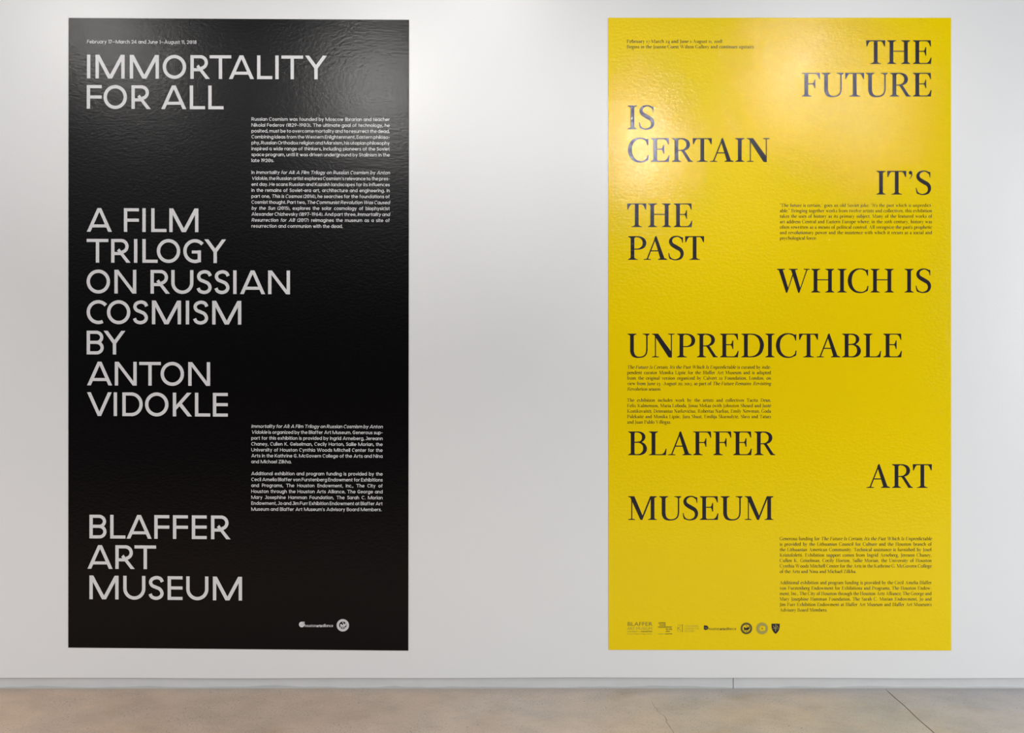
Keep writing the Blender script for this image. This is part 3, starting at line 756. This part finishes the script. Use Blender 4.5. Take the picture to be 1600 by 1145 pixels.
# supporters' marks
def arts_mark(parent, cx, cy, r, x0, x1, y, h, ink, under, flat=False):
    root = bpy.data.objects.new('sponsor_mark', None); col.objects.link(root); root.parent = parent
    pr = Print()
    if flat: pr.shape([(cx - r, cy - r)] + [(cx + r * cos(a), cy + r * sin(a)) for a in [radians(-90 + 10 * i) for i in range(19)]] + [(cx - r * .55, cy + r), (cx - r, cy + r * .6)])
    else: pr.disc(cx, cy, r); pr.shape([(cx + r * .2, cy - r), (cx + r, cy - r), (cx + r, cy + r * .1)])
    pr.build('badge', ink, root)
    pr = Print(); set_line(pr, 'small', 'haa', cx - r * .55, cx + r * .5, cy + r * .38, r * .55)
    for k, q in enumerate(pr.v): pr.v[k] = (q[0], q[1] - 0.0001, q[2])
    pr.build('badge_lettering', under, root)
    pr = Print()
    a, b = x0 + (x1 - x0) * .415, x0 + (x1 - x0) * .60
    set_line(pr, 'small', 'houston', x0, a - .2, y, h); set_line(pr, 'bold', 'arts', a, b, y, h); set_line(pr, 'small', 'alliance', b + .2, x1, y, h)
    pr.build('wordmark', ink, root)
def city_seal(parent, cx, cy, r, r_in, ink, rim, rim2):
    root = bpy.data.objects.new('round_seal', None); col.objects.link(root); root.parent = parent
    pr = Print(); pr.ring(cx, cy, r_in, r); pr.build('rim', ink, root)
    pr = Print(); pr.ring(cx, cy, r_in * 1.14, r_in * 1.2, layer=1); pr.ring(cx, cy, r * .93, r * .97, layer=1)
    n = 26
    for i in range(n):                       # the tiny circling letters, reduced to strokes at this size
        a = 2 * pi * i / n; ra, rb = r_in * 1.28, r * .90
        d_ = .035
        pr.shape([(cx + ra * cos(a - d_), cy + ra * sin(a - d_)), (cx + rb * cos(a - d_), cy + rb * sin(a - d_)), (cx + rb * cos(a + d_), cy + rb * sin(a + d_)), (cx + ra * cos(a + d_), cy + ra * sin(a + d_))], layer=1)
    pr.build('rim_lettering', rim2, root)
    pr = Print(); u = r_in
    q = lambda *p: pr.shape([(cx + a * u, cy - b * u) for a, b in p])
    q((-.75, -.02), (-.62, .30), (-.30, .34), (-.22, .10), (.1, .12), (.12, .52), (.30, .55), (.34, .20), (.55, .25), (.60, .60), (.85, .42), (.80, -.15), (.45, -.32), (-.4, -.30))
    for a, b, rr in ((-.45, -.34, .17), (-.08, -.36, .17), (.32, -.34, .20)): pr.disc(cx + a * u, cy - b * u, rr * u, 12)
    star = [(.24 * (1 if i % 2 == 0 else .42) * cos(pi / 2 + i * pi / 5), .74 + .24 * (1 if i % 2 == 0 else .42) * sin(pi / 2 + i * pi / 5)) for i in range(10)]
    q(*star)
    q((-.14, -.62), (.14, -.62), (.2, -.84), (-.2, -.84)); q((-.8, -.45), (-.5, -.58), (-.3, -.8), (-.6, -.7)); q((.8, -.45), (.5, -.58), (.3, -.8), (.6, -.7))
    pr.build('locomotive_and_star', rim, root)
arts_mark(bp, 471.7, 975.3, 4.4, 476.2, 521.0, 979.2, 4.4, M['white_ink'], M['grey_ink'])
city_seal(bp, 535.8, 976.5, 9.7, 5.9, M['white_ink'], M['white_ink'], M['grey_ink'])

# ================================================================== yellow poster
yp = sheet('exhibition_poster', [(950.2, 28.0), (1485.8, 28.0), (1486.0, 1016.0), (951.2, 1015.0)], M['yellow'],
           'tall glossy yellow poster with dark serif lettering at the right')
for s, xs, y in [
    ('THE', (1353.0, 1385.9, 1426.2), 100.2), ('FUTURE', (1252.9, 1283.4, 1320.1, 1352.1, 1390.1, 1426.2), 151.0),
    ('IS', (980.8, 997.7), 202.0), ('CERTAIN', (980.8, 1016.9, 1049.7, 1082.2, 1109.2, 1148.5, 1166.7), 253.0),
    ('IT’S', (1369.1, 1385.8, 1419.5, 1430.0), 304.1), ('THE', (979.8, 1012.3, 1052.6), 354.9),
    ('PAST', (981.1, 1005.5, 1043.7, 1070.2), 406.0), ('WHICHIS', (1213.7, 1267.3, 1308.1, 1324.1, 1360.1, 1412.9, 1430), 457.0),
    ('UNPREDICTABLE', (980.3, 1018.5, 1057.5, 1088.7, 1124.9, 1158.2, 1195.6, 1211.9, 1248.1, 1275.6, 1315.5, 1348.8, 1379.9), 558.2),
    ('BLAFFER', (981.4, 1013.9, 1043.7, 1082.9, 1114.4, 1145.5, 1178.4), 710.9),
    ('ART', (1353.7, 1393.4, 1425.8), 762.0), ('MUSEUM', (981.4, 1029.7, 1066.2, 1093.4, 1125.7, 1163.5), 812.0)]:
    title(yp, 'book', M['dark_ink'], zl(s, xs), y, 37.0)
SM = 5.25
pr = Print()
set_line(pr, 'book', 'February 17-March 24 and June 1-August 11, 2018', 979.2, 1128.3, 67.3, SM)
tag(pr.build('date_line', M['dark_ink'], yp), kind='stuff')
pr = Print()
set_line(pr, 'book', 'Begins in the Joanne Guest Wilson Gallery and continues upstairs', 979.2, 1177.6, 75.8, SM)
tag(pr.build('date_line', M['dark_ink'], yp), kind='stuff')
Q1 = ['“The future is certain,” goes an old Soviet joke. “It’s the past which is unpredict-', 'able.” Bringing together works from twelve artists and collectives, this exhibition',
      'takes the uses of history as its primary subject. Many of the featured works of', 'art address Central and Eastern Europe where, in the 20th century, history was',
      'often rewritten as a means of political control. All recognize the past’s prophetic', 'and revolutionary power and the insistence with which it recurs as a social and', 'psychological force.']
Q2 = ['*The Future Is Certain; It’s the Past Which Is Unpredictable* is curated by inde-', 'pendent curator Monika Lipšic for the Blaffer Art Museum and is adapted',
      'from the original version organized by Calvert 22 Foundation, London, on', 'view from June 23 –August 20, 2017, as part of *The Future Remains: Revisiting', '*Revolution* season.']
Q3 = ['The exhibition includes work by the artists and collectives Tacita Dean,', 'Felix Kalmenson, Maria Loboda, Jonas Mekas (with Johnston Sheard and Justė',
      'Kostikovaitė), Deimantas Narkevičius, Robertas Narkus, Emily Newman, Goda', 'Palekaitė and Monika Lipšic, Jura Shust, Emilija Škarnulytė, Slavs and Tatars', 'and Juan Pablo Villegas.']
Q4 = ['Generous funding for *The Future Is Certain; It’s the Past Which Is Unpredictable*', 'is provided by the Lithuanian Council for Culture and the Houston branch of',
      'the Lithuanian American Community. Technical assistance is furnished by Josef', 'Kristofoletti. Exhibition support comes from Ingrid Arneberg, Jereann Chaney,',
      'Cullen K. Geiselman, Cecily Horton, Sallie Morian, the University of Houston', 'Cynthia Woods Mitchell Center for the Arts in the Kathrine G. McGovern College', 'of the Arts and Nina and Michael Zilkha.']
Q5 = ['Additional exhibition and program funding is provided by the Cecil Amelia Blaffer', 'von Furstenberg Endowment for Exhibitions and Programs, The Houston Endow-',
      'ment, Inc., The City of Houston through the Houston Arts Alliance, The George and', 'Mary Josephine Hamman Foundation, The Sarah C. Morian Endowment, Jo and',
      'Jim Furr Exhibition Endowment at Blaffer Art Museum and Blaffer Art Museum’s', 'Advisory Board Members.']
D = M['dark_ink']
paragraph(yp, 'book', D, Q1, 1218.1, 1456.2, 323.3, 8.53, SM, 58.2)
paragraph(yp, 'book', D, Q2, 979.8, 1204.6, 576.0, 8.54, SM, 53.5)
paragraph(yp, 'book', D, Q3, 979.8, 1204.6, 627.6, 8.53, SM, 68.7)
paragraph(yp, 'book', D, Q4, 1218.0, 1455.4, 843.8, 8.53, SM, 119.9)
paragraph(yp, 'book', D, Q5, 1218.0, 1455.4, 912.4, 8.54, SM, 74.7)

# marks along the foot
def mark(name='sponsor_mark'):
    root = bpy.data.objects.new(name, None); col.objects.link(root); root.parent = yp
    return root
def one(root, name, font, s, x0, x1, y, h, mat):
    pr = Print(); set_line(pr, font, s, x0, x1, y, h); return pr.build(name, mat, root)
r_ = mark()
one(r_, 'wordmark', 'light', 'BLAFFER', 979.9, 1019.2, 977.5, 6.1, M['thin_ink'])
one(r_, 'wordmark', 'light', 'ART MUSEUM', 980.0, 1019.2, 983.6, 4.2, M['olive_ink'])
one(r_, 'wordmark', 'light', 'UNIVERSITY of', 980.0, 1001.5, 987.3, 1.9, M['thin_ink'])
one(r_, 'wordmark', 'bold', 'HOUSTON', 1002.2, 1018.9, 987.3, 2.0, M['dark_ink'])
one(r_, 'small_line', 'light', 'Kathrine G. McGovern College of the Arts', 980.0, 1018.7, 990.7, 1.5, M['thin_ink'])
r_ = mark()
one(r_, 'wordmark', 'bold', 'cynthia', 1028.5, 1039.9, 973.8, 2.3, M['dark_ink'])
one(r_, 'wordmark', 'bold', 'woods', 1030.3, 1039.8, 976.9, 2.3, M['dark_ink'])
one(r_, 'wordmark', 'bold', 'mitchellcenter', 1027.9, 1050.0, 980.1, 2.3, M['dark_ink'])
one(r_, 'wordmark', 'bold', 'for the', 1040.3, 1050.0, 983.5, 2.3, M['dark_ink'])
one(r_, 'wordmark', 'bold', 'arts', 1040.3, 1046.2, 986.8, 2.3, M['dark_ink'])
one(r_, 'small_line', 'light', 'UNIVERSITY of', 1027.9, 1038.8, 990.8, 1.5, M['thin_ink'])
one(r_, 'small_line', 'bold', 'HOUSTON', 1039.2, 1050.0, 990.8, 1.6, M['dark_ink'])
r_ = mark()
pr = Print()
def ln(x0, y0, x1, y1, w_): 
    L = hypot(x1 - x0, y1 - y0); nx, ny = -(y1 - y0) / L * w_ / 2, (x1 - x0) / L * w_ / 2
    pr.shape([(x0 + nx, y0 + ny), (x1 + nx, y1 + ny), (x1 - nx, y1 - ny), (x0 - nx, y0 - ny)])
ln(1058.4, 976.3, 1066, 976.3, .45)
for i in range(6): ln(1058.5 + i * 1.3, 986.5, 1059.3 + i * 1.3, 986.5, .45)
ln(1058.8, 978.2, 1058.8, 985, .6); ln(1063.3, 978.2, 1059.0, 981.7, .6); ln(1060.2, 981.0, 1063.6, 985, .6)
ln(1066, 976.6, 1066, 986.6, .9); ln(1064.9, 986.6, 1067.2, 986.6, .5); ln(1065.2, 976.8, 1067.5, 975.2, .7)
pr.build('emblem', M['thin_ink'], r_)
for s, x1, y in (('LITHUANIAN', 1091.2, 979.0), ('COUNCIL FOR', 1091.6, 982.9), ('CULTURE', 1084.4, 986.8)):
    one(r_, 'wordmark', 'light', s, 1069.6, x1, y, 2.5, M['olive_ink'])
arts_mark(yp, 1103.0, 980.3, 3.5, 1106.8, 1150.4, 984.0, 4.0, M['dark_ink'], M['pale_olive'], True)
city_seal(yp, 1166.0, 981.4, 9.2, 6.0, M['dark_ink'], M['dark_ink'], M['olive_ink'])
# gallery roundel
r_ = mark('round_seal')
pr = Print(); pr.ring(1190.4, 981.4, 8.9, 9.3); pr.build('outline', M['thin_ink'], r_)
pr = Print(); pr.ring(1190.4, 981.4, 5.2, 8.6); pr.build('field', M['pale_olive'], r_)
pr = Print(); pr.ring(1190.4, 981.4, 4.2, 4.8, layer=1, a0=50, a1=310); 
for i in range(40):
    a = 2 * pi * i / 40
    pr.shape([(1190.4 + rr * cos(a + d_), 981.4 + rr * sin(a + d_)) for rr, d_ in ((6.2, -.025), (7.6, -.025), (7.6, .025), (6.2, .025))], layer=1)
pr.build('letter_ring', M['thin_ink'], r_)
one(r_, 'number', 'bold', '22', 1188.7, 1192.2, 982.6, 2.4, M['thin_ink'])
# shield
r_ = mark('shield_mark')
pr = Print()
L_ = [(1205.1, 974.0), (1218.2, 974.0), (1218.1, 979.5), (1217.2, 983.4), (1214.9, 987.2), (1211.65, 990.2), (1208.4, 987.2), (1206.1, 983.4), (1205.2, 979.5)]
pr.shape(L_); pr.build('shield', M['dark_ink'], r_)
pr = Print()
def l1(pts, w_):
    for (a, b), (c, d_) in zip(pts, pts[1:]):
        L = hypot(c - a, d_ - b); nx, ny = -(d_ - b) / L * w_ / 2, (c - a) / L * w_ / 2
        pr.shape([(a + nx, b + ny), (c + nx, d_ + ny), (c - nx, d_ - ny), (a - nx, b - ny)], layer=1)
l1([(1211.6, 975.5), (1211.6, 985.7)], .7); l1([(1208.0, 977.3), (1209.6, 980.2), (1211.6, 981.2), (1213.3, 979.2), (1214.6, 978.0)], .8)
l1([(1212.0, 976.0), (1214.0, 977.0), (1215.6, 979.6), (1216.4, 981.6)], .5); l1([(1207.0, 982.3), (1209.2, 981.4), (1211.6, 982.6), (1214.3, 981.6), (1215.6, 982.6)], .5)
l1([(1210.4, 984.2), (1212.8, 984.2)], .6); l1([(1211.0, 984.0), (1211.6, 986.2), (1212.2, 984.0)], .5)
pr.build('crossed_figure', M['pale_olive'], r_)
